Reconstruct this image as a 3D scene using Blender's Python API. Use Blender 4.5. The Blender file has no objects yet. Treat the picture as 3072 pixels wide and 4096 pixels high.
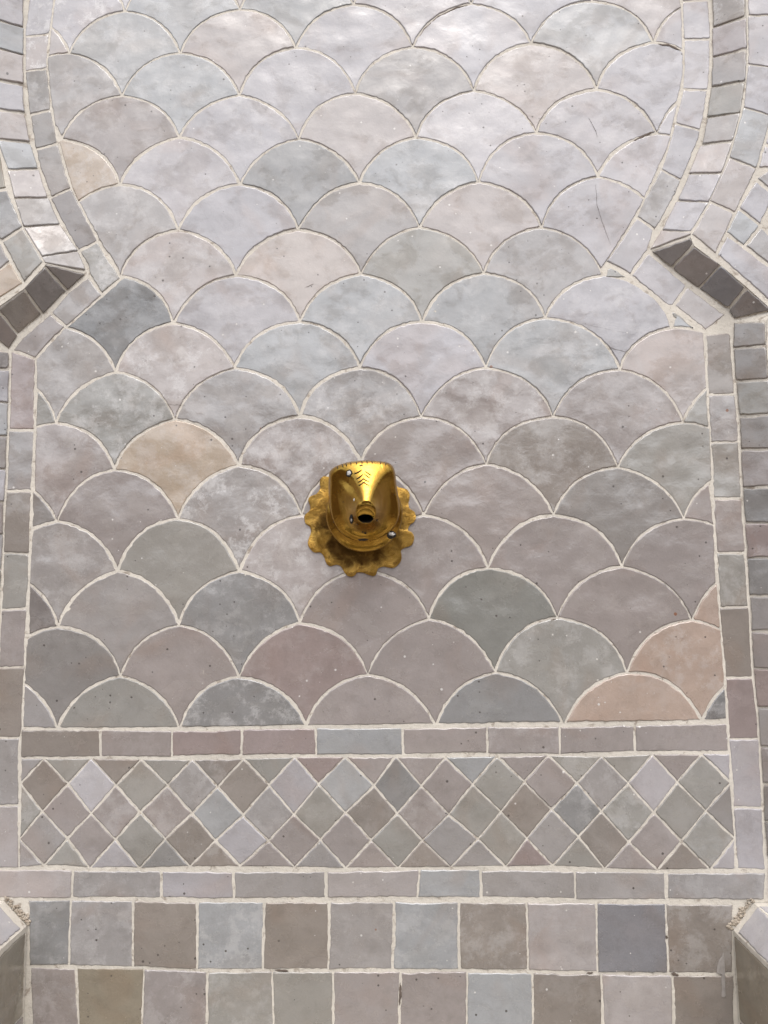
import bpy, bmesh, math, random
import numpy as np
from mathutils import Vector, Matrix, noise as mnoise
random.seed(7)
scene = bpy.context.scene
C = scene.collection

# ------------------------------------------------------------------ camera
FPX = 3076.0                       # focal length in photo pixels (3072 x 4096)
PITCH, YAW, ROLL = 0.11026, 0.006936, -0.018776
CAM = Vector((0.0, -1.1487, 1.20))  # wall panel is the plane Y = 0
def rot3(p, y, r):
    cp, sp, cy, sy, cr, sr = math.cos(p), math.sin(p), math.cos(y), math.sin(y), math.cos(r), math.sin(r)
    Rx = np.array([[1,0,0],[0,cp,sp],[0,-sp,cp]]); Ry = np.array([[cy,0,sy],[0,1,0],[-sy,0,cy]])
    Rz = np.array([[cr,-sr,0],[sr,cr,0],[0,0,1]])
    return Rz @ Rx @ Ry
RC = rot3(PITCH, YAW, ROLL)
def w_(v): return Vector((v[0], v[2], -v[1]))
right, up, fwd = w_(RC[0]), w_(-RC[1]), w_(RC[2])
cam = bpy.data.cameras.new('camera'); camo = bpy.data.objects.new('camera', cam); C.objects.link(camo)
M4 = Matrix((right, up, -fwd)).transposed().to_4x4(); M4.translation = CAM
camo.matrix_world = M4
cam.sensor_fit = 'HORIZONTAL'; cam.sensor_width = 36.0; cam.lens = 36.0*FPX/3072.0
cam.clip_start = 0.02; cam.clip_end = 500
scene.camera = camo
def U(p, Y=0.0):
    """photo pixel -> point on the vertical plane Y = const"""
    d = right*((p[0]-1536)/FPX) - up*((p[1]-2048)/FPX) + fwd
    return CAM + d*((Y-CAM.y)/d.y)

# ------------------------------------------------------------------ light
world = bpy.data.worlds.new('World'); scene.world = world; world.use_nodes = True
nt = world.node_tree; nt.nodes.clear()
sky = nt.nodes.new('ShaderNodeTexSky'); sky.sky_type = 'NISHITA'; sky.sun_disc = False
SUN_EL, SUN_AZ = math.radians(62), math.radians(6)      # azimuth measured from -Y (in front of the wall) to +X
sky.sun_elevation = SUN_EL; sky.sun_rotation = math.pi - SUN_AZ
sky.air_density = 1.0; sky.dust_density = 4.0; sky.ozone_density = 1.0
hs = nt.nodes.new('ShaderNodeHueSaturation'); hs.inputs['Saturation'].default_value = 0.40
bg = nt.nodes.new('ShaderNodeBackground'); bg.inputs['Strength'].default_value = 0.15
wo = nt.nodes.new('ShaderNodeOutputWorld')
nt.links.new(sky.outputs[0], hs.inputs['Color']); nt.links.new(hs.outputs[0], bg.inputs['Color']); nt.links.new(bg.outputs[0], wo.inputs['Surface'])
sl = bpy.data.lights.new('sun', 'SUN'); sl.energy = 0.65; sl.angle = math.radians(100); sl.color = (1.0, 0.975, 0.94)
so = bpy.data.objects.new('sun', sl); C.objects.link(so)
sd = Vector((math.sin(SUN_AZ)*math.cos(SUN_EL), -math.cos(SUN_AZ)*math.cos(SUN_EL), math.sin(SUN_EL)))
so.rotation_euler = sd.to_track_quat('Z', 'Y').to_euler(); so.location = (0.5, -3, 5)
vs = scene.view_settings
vs.view_transform = 'Standard'; vs.look = 'None'; vs.gamma = 1.0; vs.use_curve_mapping = False
vs.exposure = 0.95
scene.render.engine = 'CYCLES'

# ------------------------------------------------------------------ materials
class N:
    def __init__(s, name):
        s.m = bpy.data.materials.new(name); s.m.use_nodes = True; s.t = s.m.node_tree
        s.b = s.t.nodes['Principled BSDF']
    def n(s, typ, **kw):
        o = s.t.nodes.new(typ)
        for k, v in kw.items():
            if k in o.inputs: o.inputs[k].default_value = v
            else: setattr(o, k, v)
        return o
    def l(s, a, b): s.t.links.new(a, b)
    def math(s, op, a, b=None, c=None, clamp=False):
        o = s.n('ShaderNodeMath'); o.operation = op; o.use_clamp = clamp
        for i, v in enumerate((a, b, c)):
            if v is None: continue
            if isinstance(v, (int, float)): o.inputs[i].default_value = v
            else: s.l(v, o.inputs[i])
        return o.outputs[0]
    def mix(s, f, a, b, mode='MIX'):
        o = s.n('ShaderNodeMix'); o.data_type = 'RGBA'; o.blend_type = mode
        for i, v in ((0, f), (6, a), (7, b)):
            if isinstance(v, (int, float)): o.inputs[i].default_value = v
            elif isinstance(v, tuple): o.inputs[i].default_value = (*v, 1)
            else: s.l(v, o.inputs[i])
        return o.outputs[2]
    def noise(s, vec, scale, detail=3, rough=0.55, dist=0.0):
        o = s.n('ShaderNodeTexNoise', Scale=scale, Detail=detail, Roughness=rough, Distortion=dist); s.l(vec, o.inputs['Vector']); return o
    def ramp(s, f, lo, hi, a=0.0, b=1.0):
        o = s.n('ShaderNodeMapRange'); o.interpolation_type = 'SMOOTHSTEP'; s.l(f, o.inputs[0])
        o.inputs[1].default_value = lo; o.inputs[2].default_value = hi; o.inputs[3].default_value = a; o.inputs[4].default_value = b
        return o.outputs[0]
    def vec(s):
        """world position shifted by a random amount per object, so that no two pieces share a pattern"""
        g = s.n('ShaderNodeNewGeometry'); oi = s.n('ShaderNodeObjectInfo'); s.oi = oi
        sc = s.n('ShaderNodeVectorMath'); sc.operation = 'SCALE'; sc.inputs[0].default_value = (37.1, 19.7, 53.3); s.l(oi.outputs['Random'], sc.inputs['Scale'])
        ad = s.n('ShaderNodeVectorMath'); ad.operation = 'ADD'; s.l(g.outputs['Position'], ad.inputs[0]); s.l(sc.outputs[0], ad.inputs[1])
        s.pos = g.outputs['Position']
        return ad.outputs[0]
    def bump(s, h, strength, dist, prev=None):
        o = s.n('ShaderNodeBump', Strength=strength, Distance=dist); s.l(h, o.inputs['Height'])
        if prev is not None: s.l(prev, o.inputs['Normal'])
        return o.outputs[0]

def glaze():
    k = N('zellige_glaze'); v = k.vec(); col = k.oi.outputs['Color']; lime = k.oi.outputs['Alpha']
    n1 = k.noise(v, 14, 4, 0.6, 0.6); n2 = k.noise(v, 45, 5, 0.65, 0.3); n3 = k.noise(v, 420, 3, 0.6); n4 = k.noise(v, 9, 2, 0.5, 1.2)
    c = k.mix(k.ramp(n1.outputs['Fac'], 0.38, 0.68, 0.0, 0.55), col, k.mix(1.0, col, (1.18, 1.18, 1.19), 'MULTIPLY'))
    c = k.mix(k.ramp(n4.outputs['Fac'], 0.50, 0.72, 0.0, 0.55), c, k.mix(1.0, col, (1.0, 0.89, 0.82), 'MULTIPLY'))
    c = k.mix(k.ramp(n2.outputs['Fac'], 0.48, 0.74, 0.0, 0.50), c, k.mix(1.0, col, (0.75, 0.735, 0.72), 'MULTIPLY'))
    c = k.mix(k.ramp(n3.outputs['Fac'], 0.40, 0.68, 0.0, 0.16), c, k.mix(1.0, col, (0.72, 0.68, 0.64), 'MULTIPLY'))
    # bloom of lime, strong only on the tiles whose colour carries it
    n5 = k.noise(v, 30, 10, 0.76, 0.15)
    lm = k.math('MULTIPLY', k.ramp(n5.outputs['Fac'], 0.47, 0.60), lime, clamp=True)
    c = k.mix(k.math('MULTIPLY', lm, 0.8), c, (0.56, 0.545, 0.535))
    # pin holes: dark pits and a few pale ones
    vo = k.n('ShaderNodeTexVoronoi', Scale=95.0); k.l(v, vo.inputs['Vector'])
    sep = k.n('ShaderNodeSeparateColor'); k.l(vo.outputs['Color'], sep.inputs[0])
    rad = k.math('MULTIPLY', k.math('POWER', sep.outputs[0], 4.0), 0.17)
    pit = k.math('LESS_THAN', vo.outputs['Distance'], rad)
    pale = k.math('GREATER_THAN', sep.outputs[1], 0.72)
    c = k.mix(k.math('MULTIPLY', pit, 0.85), c, k.mix(pale, (0.055, 0.045, 0.04), (0.6, 0.58, 0.55)))
    # rare rust specks
    vr = k.n('ShaderNodeTexVoronoi', Scale=14.0); k.l(v, vr.inputs['Vector'])
    sr_ = k.n('ShaderNodeSeparateColor'); k.l(vr.outputs['Color'], sr_.inputs[0])
    rs = k.math('MULTIPLY', k.math('LESS_THAN', k.math('ADD', vr.outputs['Distance'], k.math('MULTIPLY', n2.outputs['Fac'], 0.05)), 0.062), k.math('GREATER_THAN', sr_.outputs[0], 0.86))
    c = k.mix(k.math('MULTIPLY', rs, 0.8), c, (0.20, 0.075, 0.03))
    mp = k.n('ShaderNodeMapping'); mp.inputs['Rotation'].default_value = (0, 0.6, 0); mp.inputs['Scale'].default_value = (1.15, 1.0, 1.45); k.l(v, mp.inputs['Vector'])
    n6 = k.noise(mp.outputs[0], 15, 8, 0.66, 0.25); worn = k.ramp(n6.outputs['Fac'], 0.49, 0.59)
    r = k.math('ADD', k.math('ADD', k.ramp(n2.outputs['Fac'], 0.3, 0.75, 0.11, 0.23), k.math('MULTIPLY', worn, 0.21)), k.math('MULTIPLY', lm, 0.25))
    k.l(k.ramp(n6.outputs['Fac'], 0.49, 0.59, 0.58, 0.39), k.b.inputs['Specular IOR Level'])
    c = k.mix(k.math('MULTIPLY', worn, 0.35), c, k.mix(1.0, c, (0.86, 0.83, 0.79), 'MULTIPLY'))
    k.l(c, k.b.inputs['Base Color'])
    k.l(r, k.b.inputs['Roughness'])
    k.b.inputs['IOR'].default_value = 1.68
    bl = k.noise(v, 11, 2, 0.5)
    nb = k.bump(bl.outputs['Fac'], 0.5, 0.015)
    nb = k.bump(n6.outputs['Fac'], 0.18, 0.004, nb)
    nb = k.bump(n2.outputs['Fac'], 0.22, 0.0025, nb)
    nb = k.bump(n3.outputs['Fac'], 0.10, 0.0006, nb)
    nb = k.bump(k.math('SUBTRACT', 1.0, pit), 0.5, 0.0006, nb)
    k.l(nb, k.b.inputs['Normal'])
    return k.m
def grout(name='lime_grout', base=(0.61, 0.567, 0.497), dirt=0.65):
    k = N(name); v = k.vec(); p = k.pos
    a = k.noise(p, 18, 4, 0.6); b = k.noise(p, 160, 5, 0.7); c3 = k.noise(p, 60, 5, 0.7, 0.5)
    c = k.mix(k.ramp(a.outputs['Fac'], 0.35, 0.7), base, tuple(x*0.86 for x in base))
    c = k.mix(k.ramp(c3.outputs['Fac'], 0.55, 0.68, 0.0, dirt), c, (0.20, 0.15, 0.11))
    c = k.mix(k.ramp(b.outputs['Fac'], 0.60, 0.72, 0.0, 0.55), c, tuple(x*0.55 for x in base))
    k.l(c, k.b.inputs['Base Color']); k.b.inputs['Roughness'].default_value = 0.92
    k.b.inputs['Specular IOR Level'].default_value = 0.25
    k.l(k.bump(b.outputs['Fac'], 0.6, 0.002), k.b.inputs['Normal'])
    return k.m
def brass(name, brushed):
    k = N(name); k.vec(); p = k.pos
    a = k.noise(p, 30, 5, 0.65, 0.4); b = k.noise(p, 140, 5, 0.7); c3 = k.noise(p, 480, 3, 0.6)
    gold = (0.45, 0.27, 0.055) if not brushed else (0.56, 0.35, 0.09)
    c = k.mix(k.ramp(a.outputs['Fac'], 0.35, 0.75, 0.0, 0.8), gold, (0.27, 0.14, 0.018))
    if brushed:
        c = k.mix(k.ramp(b.outputs['Fac'], 0.48, 0.70, 0.0, 0.6), c, (0.20, 0.10, 0.02))
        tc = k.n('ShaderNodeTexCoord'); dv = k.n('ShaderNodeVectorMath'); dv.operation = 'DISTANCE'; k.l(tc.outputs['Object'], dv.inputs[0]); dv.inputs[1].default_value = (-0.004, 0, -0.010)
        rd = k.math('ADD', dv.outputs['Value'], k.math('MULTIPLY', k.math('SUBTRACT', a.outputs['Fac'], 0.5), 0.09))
        tar_shade = k.ramp(rd, 0.050, 0.070, 1.0, 0.0)                       # unpolished, tarnished casting inside the filed petal tips, plus painted shadow under the spout
        c = k.mix(k.math('MULTIPLY', tar_shade, 0.92), c, (0.07, 0.034, 0.010))
    else:
        c = k.mix(k.ramp(b.outputs['Fac'], 0.66, 0.74, 0.0, 0.85), c, (0.05, 0.03, 0.012))
    if brushed:
        vr = k.n('ShaderNodeVectorRotate'); vr.rotation_type = 'Y_AXIS'; k.l(p, vr.inputs['Vector'])
        k.l(k.math('ADD', 0.4, k.math('MULTIPLY', k.math('SUBTRACT', k.noise(p, 16, 1).outputs['Fac'], 0.5), 2.2)), vr.inputs['Angle'])
        g = k.n('ShaderNodeMapping'); g.inputs['Scale'].default_value = (40, 40, 480)
        k.l(vr.outputs[0], g.inputs['Vector']); st = k.noise(g.outputs[0], 1.0, 3, 0.6, 0.6)
        c = k.mix(k.ramp(st.outputs['Fac'], 0.48, 0.60, 0.0, 0.55), c, (0.15, 0.075, 0.016))
    k.l(c, k.b.inputs['Base Color']); k.b.inputs['Metallic'].default_value = 1.0
    k.l(k.ramp(a.outputs['Fac'], 0.3, 0.8, 0.16 if not brushed else 0.30, 0.30 if not brushed else 0.42), k.b.inputs['Roughness'])
    if brushed:
        nb = k.bump(st.outputs['Fac'], 0.8, 0.0016); nb = k.bump(b.outputs['Fac'], 0.12, 0.001, nb)
    else:
        nb = k.bump(a.outputs['Fac'], 0.25, 0.006); nb = k.bump(c3.outputs['Fac'], 0.08, 0.0006, nb)
    k.l(nb, k.b.inputs['Normal'])
    return k.m
def plain(name, col, rough=0.8, metal=0.0, ns=60, amt=0.35):
    k = N(name); k.vec(); a = k.noise(k.pos, ns, 5, 0.65)
    k.l(k.mix(k.ramp(a.outputs['Fac'], 0.35, 0.7, 0.0, 1.0), col, tuple(c*(1-amt) for c in col)), k.b.inputs['Base Color'])
    k.b.inputs['Roughness'].default_value = rough; k.b.inputs['Metallic'].default_value = metal
    k.l(k.bump(a.outputs['Fac'], 0.4, 0.003), k.b.inputs['Normal'])
    return k.m
GLAZE = glaze(); GROUT = grout(); DIRTY = grout('dirty_mortar', (0.40, 0.345, 0.28), 1.0)
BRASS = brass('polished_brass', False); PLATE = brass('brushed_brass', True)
TARN_SHADE = plain('tarnish_shade_brass', (0.06, 0.032, 0.010), 0.5, 0.8)  # near-black tarnish for the neck, with the shadow below the spout painted in
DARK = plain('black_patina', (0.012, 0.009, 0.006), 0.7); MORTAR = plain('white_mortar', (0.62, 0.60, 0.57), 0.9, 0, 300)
CORE = plain('render_coat', (0.42, 0.38, 0.33), 0.95, 0, 20); ADDED_WALL = plain('added_wall_plaster', (0.24, 0.165, 0.12), 0.9, 0, 8); PAVE = plain('courtyard_paving', (0.22, 0.17, 0.135), 0.6, 0, 6)

COL = dict(l=(.332,.317,.326), w=(.378,.364,.374), p=(.342,.311,.298), b=(.292,.295,.297), g=(.275,.259,.250), d=(.155,.155,.154),
           D=(.218,.214,.209), e=(.260,.249,.228), t=(.350,.284,.218), o=(.365,.290,.243), h=(.365,.322,.294), m=(.270,.241,.228), r=(.262,.216,.204),
           n=(.188,.171,.162), q=(.225,.210,.197), k=(.228,.201,.156), s=(.227,.202,.180), B=(.248,.251,.253), v=(.192,.187,.194), f=(.212,.209,.190))
def colour(code):
    """letter = glaze tone, optional digit = amount of lime bloom 0-9"""
    c = COL[code[0]]; lime = int(code[1])/9.0 if len(code) > 1 else random.choice((0, 0, 0, 0.12, 0.25))
    f = random.uniform(0.95, 1.05); t = random.uniform(-0.012, 0.012)
    return (c[0]*f*(1+t), c[1]*f, c[2]*f*(1-t), lime)

# ------------------------------------------------------------------ helpers
def link(name, mesh, mat, parent=None):
    o = bpy.data.objects.new(name, mesh); C.objects.link(o)
    if mat: mesh.materials.append(mat)
    if parent: o.parent = parent
    return o
def mesh_from(name, verts, faces, smooth=False):
    me = bpy.data.meshes.new(name); me.from_pydata([tuple(v) for v in verts], [], faces); me.update()
    if smooth: me.polygons.foreach_set('use_smooth', [True]*len(me.polygons))
    return me
def empty(name, loc=(0,0,0)):
    o = bpy.data.objects.new(name, None); C.objects.link(o); o.location = loc; return o
def tag(o, label=None, cat=None, group=None, kind=None):
    for k, v in (('label', label), ('category', cat), ('group', group), ('kind', kind)):
        if v: o[k] = v
    return o
def area2(P): return sum(P[i][0]*P[(i+1)%len(P)][1]-P[(i+1)%len(P)][0]*P[i][1] for i in range(len(P)))
def resample(P, step):
    out = []
    for i in range(len(P)):
        a, b = P[i], P[(i+1)%len(P)]; L = math.dist(a, b); n = max(1, round(L/step))
        for j in range(n): out.append((a[0]+(b[0]-a[0])*j/n, a[1]+(b[1]-a[1])*j/n))
    return out
def inset(P, d):
    """move every vertex of the (ccw) ring inwards; d may be a function of the point"""
    n = len(P); out = []
    for i in range(n):
        p0, p, p1 = P[i-1], P[i], P[(i+1)%n]
        e0 = Vector((p[0]-p0[0], p[1]-p0[1])); e1 = Vector((p1[0]-p[0], p1[1]-p[1]))
        if e0.length < 1e-9 or e1.length < 1e-9: out.append(p); continue
        e0.normalize(); e1.normalize()
        n0 = Vector((-e0.y, e0.x)); n1 = Vector((-e1.y, e1.x)); m = n0+n1
        if m.length < 1e-6: m = n0
        m.normalize(); c = max(0.45, m.dot(n0)); dd = d(p) if callable(d) else d
        out.append((p[0]+m.x*dd/c, p[1]+m.y*dd/c))
    return out
def clean(P, eps):
    out = []
    for p in P:
        if not out or math.dist(p, out[-1]) > eps: out.append(p)
    while len(out) > 3 and math.dist(out[0], out[-1]) <= eps: out.pop()
    return out
def unloop(P):
    """drop the small loops that an inset leaves in sharp corners"""
    i = 0
    while i < len(P) and len(P) > 4:
        n = len(P); hit = False
        for k in range(2, min(9, n-2)):
            j = (i+k) % n; a, b, c, d = P[i], P[(i+1)%n], P[j], P[(j+1)%n]
            rx, ry, sx, sy = b[0]-a[0], b[1]-a[1], d[0]-c[0], d[1]-c[1]; den = rx*sy-ry*sx
            if abs(den) < 1e-14: continue
            t = ((c[0]-a[0])*sy-(c[1]-a[1])*sx)/den; u = ((c[0]-a[0])*ry-(c[1]-a[1])*rx)/den
            if 0 <= t <= 1 and 0 <= u <= 1:
                x = (a[0]+rx*t, a[1]+ry*t); drop = {(i+1+q) % n for q in range(k)}
                P = [x if q == (i+1) % n else P[q] for q in range(n) if q == (i+1) % n or q not in drop]; hit = True; break
        i = 0 if hit else i+1
    return P
def inset_safe(P, d):
    n = len(P); lim = []
    for i in range(n):
        m = 1e9
        for k in range(2, n-1): m = min(m, math.dist(P[i], P[(i+k) % n]))
        lim.append(min(d, 0.28*m))
    it = iter(lim)
    return inset(P, lambda p: next(it))
def clip_half(P, a, b):
    """keep what lies left of a->b"""
    out = []; n = len(P)
    f = lambda p: (b[0]-a[0])*(p[1]-a[1])-(b[1]-a[1])*(p[0]-a[0])
    for i in range(n):
        p, q = P[i], P[(i+1)%n]; fp, fq = f(p), f(q)
        if fp >= 0: out.append(p)
        if (fp >= 0) != (fq >= 0):
            t = fp/(fp-fq); out.append((p[0]+(q[0]-p[0])*t, p[1]+(q[1]-p[1])*t))
    return out
TILE_COUNT = {}
def tile2d(name, P, code, parent, gap=0.0014, frame=None, thick=0.008, tilt=0.006, step=0.0055, jag=0.0009):
    """one hand-cut tile.  P = outline in plane coordinates (m); frame = (origin, ux, uy, normal) of that plane"""
    if frame is None: frame = (Vector((0,0,0)), Vector((1,0,0)), Vector((0,0,1)), Vector((0,-1,0)))
    if area2(P) < 0: P = P[::-1]
    P = clean(P, 0.002)
    if len(P) < 3 or area2(P) < 2*0.00012: return None
    sd_ = random.random()*100
    g0 = gap*random.uniform(0.6, 1.45)
    def dd(p):
        a = mnoise.noise(Vector((p[0]*17, p[1]*17, sd_)))+0.35*mnoise.noise(Vector((p[0]*70, p[1]*70, sd_+4))); b = mnoise.noise(Vector((p[0]*160, p[1]*160, sd_+9)))
        return max(0.0006, g0*(1+0.95*a)+jag*1.6*b)
    ring0 = clean(unloop(inset(resample(P, step), dd)), step*0.22)
    if len(ring0) < 3 or area2(ring0) < 2*0.00008: return None
    n = len(ring0); cx = sum(p[0] for p in ring0)/n; cy = sum(p[1] for p in ring0)/n
    r1 = inset_safe(ring0, 0.0008); r2 = inset_safe(ring0, 0.0018)
    if area2(r2) <= 0: r2 = [((p[0]*3+cx)/4, (p[1]*3+cy)/4) for p in ring0]; r1 = [((p[0]*7+cx)/8, (p[1]*7+cy)/8) for p in ring0]
    ta, tb, tc = random.gauss(0, tilt), random.gauss(0, tilt), random.gauss(0, 0.00015)
    O, ux, uy, nn = frame
    org = O+ux*cx+uy*cy
    def V(p, h): return ux*(p[0]-cx)+uy*(p[1]-cy)+nn*(h+tc+max(-.0003, min(.0006, ta*(p[0]-cx)+tb*(p[1]-cy))))
    V0 = [V(p, -thick) for p in ring0]+[V(p, -0.0011) for p in ring0]+[V(p, -0.0002) for p in r1]+[V(p, 0.0001) for p in r2]
    F = []
    for k in range(3):
        for i in range(n):
            j = (i+1) % n; F.append((k*n+i, k*n+j, k*n+n+j, k*n+n+i))
    F.append(tuple(range(3*n, 4*n)))
    me = mesh_from(name, V0, F)
    me.polygons.foreach_set('use_smooth', [True]*(3*n)+[False])
    o = link(name, me, GLAZE, parent); o.location = org; o.color = colour(code)
    return o
def XZ(p, Y=0.0):
    q = U(p, Y); return (q.x, q.z)
CR = {1:(0,0),2:(1024,0),3:(2048,0),4:(0,1365),5:(1024,1365),6:(2048,1365),7:(0,2730),8:(1024,2730),9:(2048,2730)}
def K(c, *pts):
    """points read off the enlarged crops -> photo pixels"""
    return [(CR[c][0]+x/1.62, CR[c][1]+y/1.62) for x, y in pts]
def px2d(pts, Y=0.0): return [XZ(p, Y) for p in pts]

# ------------------------------------------------------------------ ground and the body of the wall
gm = mesh_from('ground', [(-60,-60,0),(60,-60,0),(60,60,0),(-60,60,0)], [(0,1,2,3)])
tag(link('ground', gm, PAVE), kind='structure')
# unseen low walls behind and beside the viewer, added to darken the reflections
def slab(x0, x1, y0, y1, z1, b):
    return [(x,y,z) for x in (x0,x1) for y in (y0,y1) for z in (0,z1)], [tuple(b+q for q in f) for f in ((0,1,3,2),(4,6,7,5),(0,4,5,1),(2,3,7,6),(0,2,6,4),(1,5,7,3))]
cv = []; cf = []
for a_ in ((-4.6,4.6,-6.6,-6.3,2.5), (-4.9,-4.6,-6.6,0.25,2.5), (4.6,4.9,-6.6,0.25,2.5)):
    v_, f_ = slab(*a_, len(cv)); cv += v_; cf += f_
cw = mesh_from('added_courtyard_wall', cv, cf)
tag(link('added_courtyard_wall', cw, ADDED_WALL), kind='structure')

fountain = empty('wall_fountain'); tag(fountain, 'pale grey zellige tiled wall with a recessed horseshoe niche of fish-scale tiles', 'wall fountain')
DEP = 0.030                                  # the outer wall stands this far in front of the niche panel

# ---- edges of the niche (photo pixels) -------------------------------------------------------------
LAi = K(1,(355,-40),(325,200),(305,400),(320,600),(350,800),(385,950),(430,1110),(480,1260),(540,1370),(640,1560),(780,1800))
LAo = K(1,(192,-40),(158,200),(158,450),(178,700),(218,920),(253,1080),(328,1280),(433,1500),(553,1705),(572,1770))
RAi = K(3,(1085,-40),(1105,100),(1112,330),(1113,450),(1103,580),(1070,710),(1045,850),(970,1080),(870,1270),(810,1400),(605,1705))
RAo = K(3,(1270,-40),(1288,200),(1285,450),(1268,600),(1248,760),(1210,900),(1150,1050),(1070,1240),(960,1440),(880,1625))
RBo = K(3,(1510,-40),(1525,150),(1528,400),(1512,550),(1488,720),(1438,900),(1378,1080),(1278,1300),(1158,1512))
LBo = K(1,(-75,-40),(-72,300),(-65,510),(-52,702),(-18,905),(45,1100),(92,1285),(150,1470),(270,1662),(292,1702))
lowL_i = K(1,(785,1805),(660,1915),(430,2110))+K(4,(230,112),(225,600),(210,900),(200,1050),(190,1300),(185,1610),(165,1960))+K(7,(150,0),(140,300),(125,640),(122,1205))
lowR_i = K(3,(770,1790),(1010,1985),(1250,2150))+K(6,(1255,0),(1270,350),(1285,600),(1300,900),(1310,1200),(1330,1400),(1342,1650),(1360,1900),(1380,2150))+K(9,(1400,250),(1415,460),(1430,700),(1445,1000),(1458,1212))
lowL_o = K(1,(572,1772),(435,1900),(310,2030),(140,2185))+K(4,(68,50),(60,400),(45,800),(25,1200),(15,1500),(5,1750),(-18,2211))+K(7,(-40,300),(-62,900),(-72,1210),(-78,1402))
lowR_o = K(3,(880,1628),(1150,1860),(1395,2035),(1432,2085))+K(6,(1422,0),(1447,300),(1467,550),(1480,800),(1490,1000),(1510,1250),(1525,1550),(1540,1800),(1557,2100))+K(9,(1595,250),(1610,500),(1625,800),(1640,1100),(1655,1230),(1660,1412))
def front_of(pts, sx):
    out = []
    for x, y in pts: out.append((x+sx*139, y+(y-2320)*0.010))
    return out
shelfL_f = K(1,(288,1722),(155,1865),(0,1952),(-45,2015),(-135,2110))
shelfR_f = K(3,(1160,1520),(1185,1590),(1350,1712),(1520,1858),(1640,1950),(1690,2010))
arcs = {}
def arch(Lp, Rp, Y):
    """close the horseshoe above the frame: polar sweep between the two traced ends (plane coords)"""
    a, b = XZ(Lp, Y), XZ(Rp, Y); c = ((a[0]+b[0])/2, ARCZ)
    ra, rb = math.dist(a, c), math.dist(b, c); ta = math.atan2(a[1]-c[1], a[0]-c[0]); tb = math.atan2(b[1]-c[1], b[0]-c[0])
    if ta < 0: ta += 2*math.pi
    return [(c[0]+(ra+(rb-ra)*i/28)*math.cos(ta+(tb-ta)*i/28), c[1]+(ra+(rb-ra)*i/28)*math.sin(ta+(tb-ta)*i/28)) for i in range(29)]
ARCZ = XZ((1500, 170))[1]
A_in_arc = arch(LAi[0], RAi[0], 0); A_out_arc = arch(LAo[0], RAo[0], 0); B_out_arc = arch(LBo[0], RBo[0], -DEP)
TOPZ = A_in_arc[14][1]

# ---- grout beds: one relief, cut into the parts it belongs to -------------------------------------------------
z_s1 = XZ((1500, 2905))[1]; z_d0 = XZ((1500, 3025))[1]; z_d1 = XZ((1500, 3478))[1]; z_s2 = XZ((1500, 3600))[1]
arch_poly = px2d(LAi[::-1])+A_in_arc[1:-1]+px2d(RAi)                                   # left bottom -> up -> right bottom
low_poly = px2d(lowL_i)[::-1]+px2d([LAi[-1], RAi[-1]])+px2d(lowR_i)
def inside_np(P, X, Zv):
    r = np.zeros(X.shape, bool); n = len(P)
    for i in range(n):
        (x0, y0), (x1, y1) = P[i], P[(i+1)%n]
        if y0 == y1: continue
        c = ((y0 > Zv) != (y1 > Zv)) & (X < (x1-x0)*(Zv-y0)/(y1-y0)+x0); r ^= c
    return r
step = 0.0036
xs = np.arange(-0.66, 0.66, step); zs = np.arange(0.36, B_out_arc[14][1]+0.02, step)
XX, ZZ = np.meshgrid(xs, zs)
def vnoise(X, Z, s, seed):
    rng = np.random.RandomState(seed); T = rng.rand(256, 256)
    a, b = X*s+200, Z*s+200; i, j = np.floor(a).astype(int), np.floor(b).astype(int); u, v = a-i, b-j
    u, v = u*u*(3-2*u), v*v*(3-2*v); g = lambda p, q: T[p % 256, q % 256]
    return (g(i,j)*(1-u)+g(i+1,j)*u)*(1-v)+(g(i,j+1)*(1-u)+g(i+1,j+1)*u)*v-0.5
YY = 0.00085+0.0003*vnoise(XX, ZZ, 25, 1)+0.0004*vnoise(XX, ZZ, 75, 2)+0.0005*vnoise(XX, ZZ, 230, 3)
VV = np.stack([XX, YY, ZZ], -1).reshape(-1, 3)
nx = len(xs); cx_, cz_ = XX[:-1,:-1]+step/2, ZZ[:-1,:-1]+step/2
in_scale = (inside_np(arch_poly, cx_, cz_) | inside_np(low_poly, cx_, cz_)) & (cz_ > z_s1)
reg_d = (cz_ < z_d0) & (cz_ > z_d1) & inside_np(low_poly, cx_, cz_)
reg_s = (cz_ < z_s2)
reg_b = ~(in_scale | reg_d | reg_s)
def grid_part(name, mask, parent):
    ii, jj = np.nonzero(mask); a = ii*nx+jj
    q = np.stack([a, a+1, a+nx+1, a+nx], 1); used, inv = np.unique(q, return_inverse=True); q = inv.reshape(q.shape)
    me = bpy.data.meshes.new(name); v = VV[used]
    me.vertices.add(len(v)); me.vertices.foreach_set('co', v.ravel()); me.loops.add(q.size); me.loops.foreach_set('vertex_index', q.ravel().astype(np.int32))
    me.polygons.add(len(q)); me.polygons.foreach_set('loop_start', np.arange(0, q.size, 4, dtype=np.int32))
    me.polygons.foreach_set('use_smooth', np.ones(len(q), bool)); me.update(); me.validate()
    return link(name, me, GROUT, parent)
scale_panel = grid_part('fish_scale_panel', in_scale, fountain)
diamond_band = grid_part('diamond_band', reg_d, fountain)
border = grid_part('border_band', reg_b, fountain)

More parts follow.
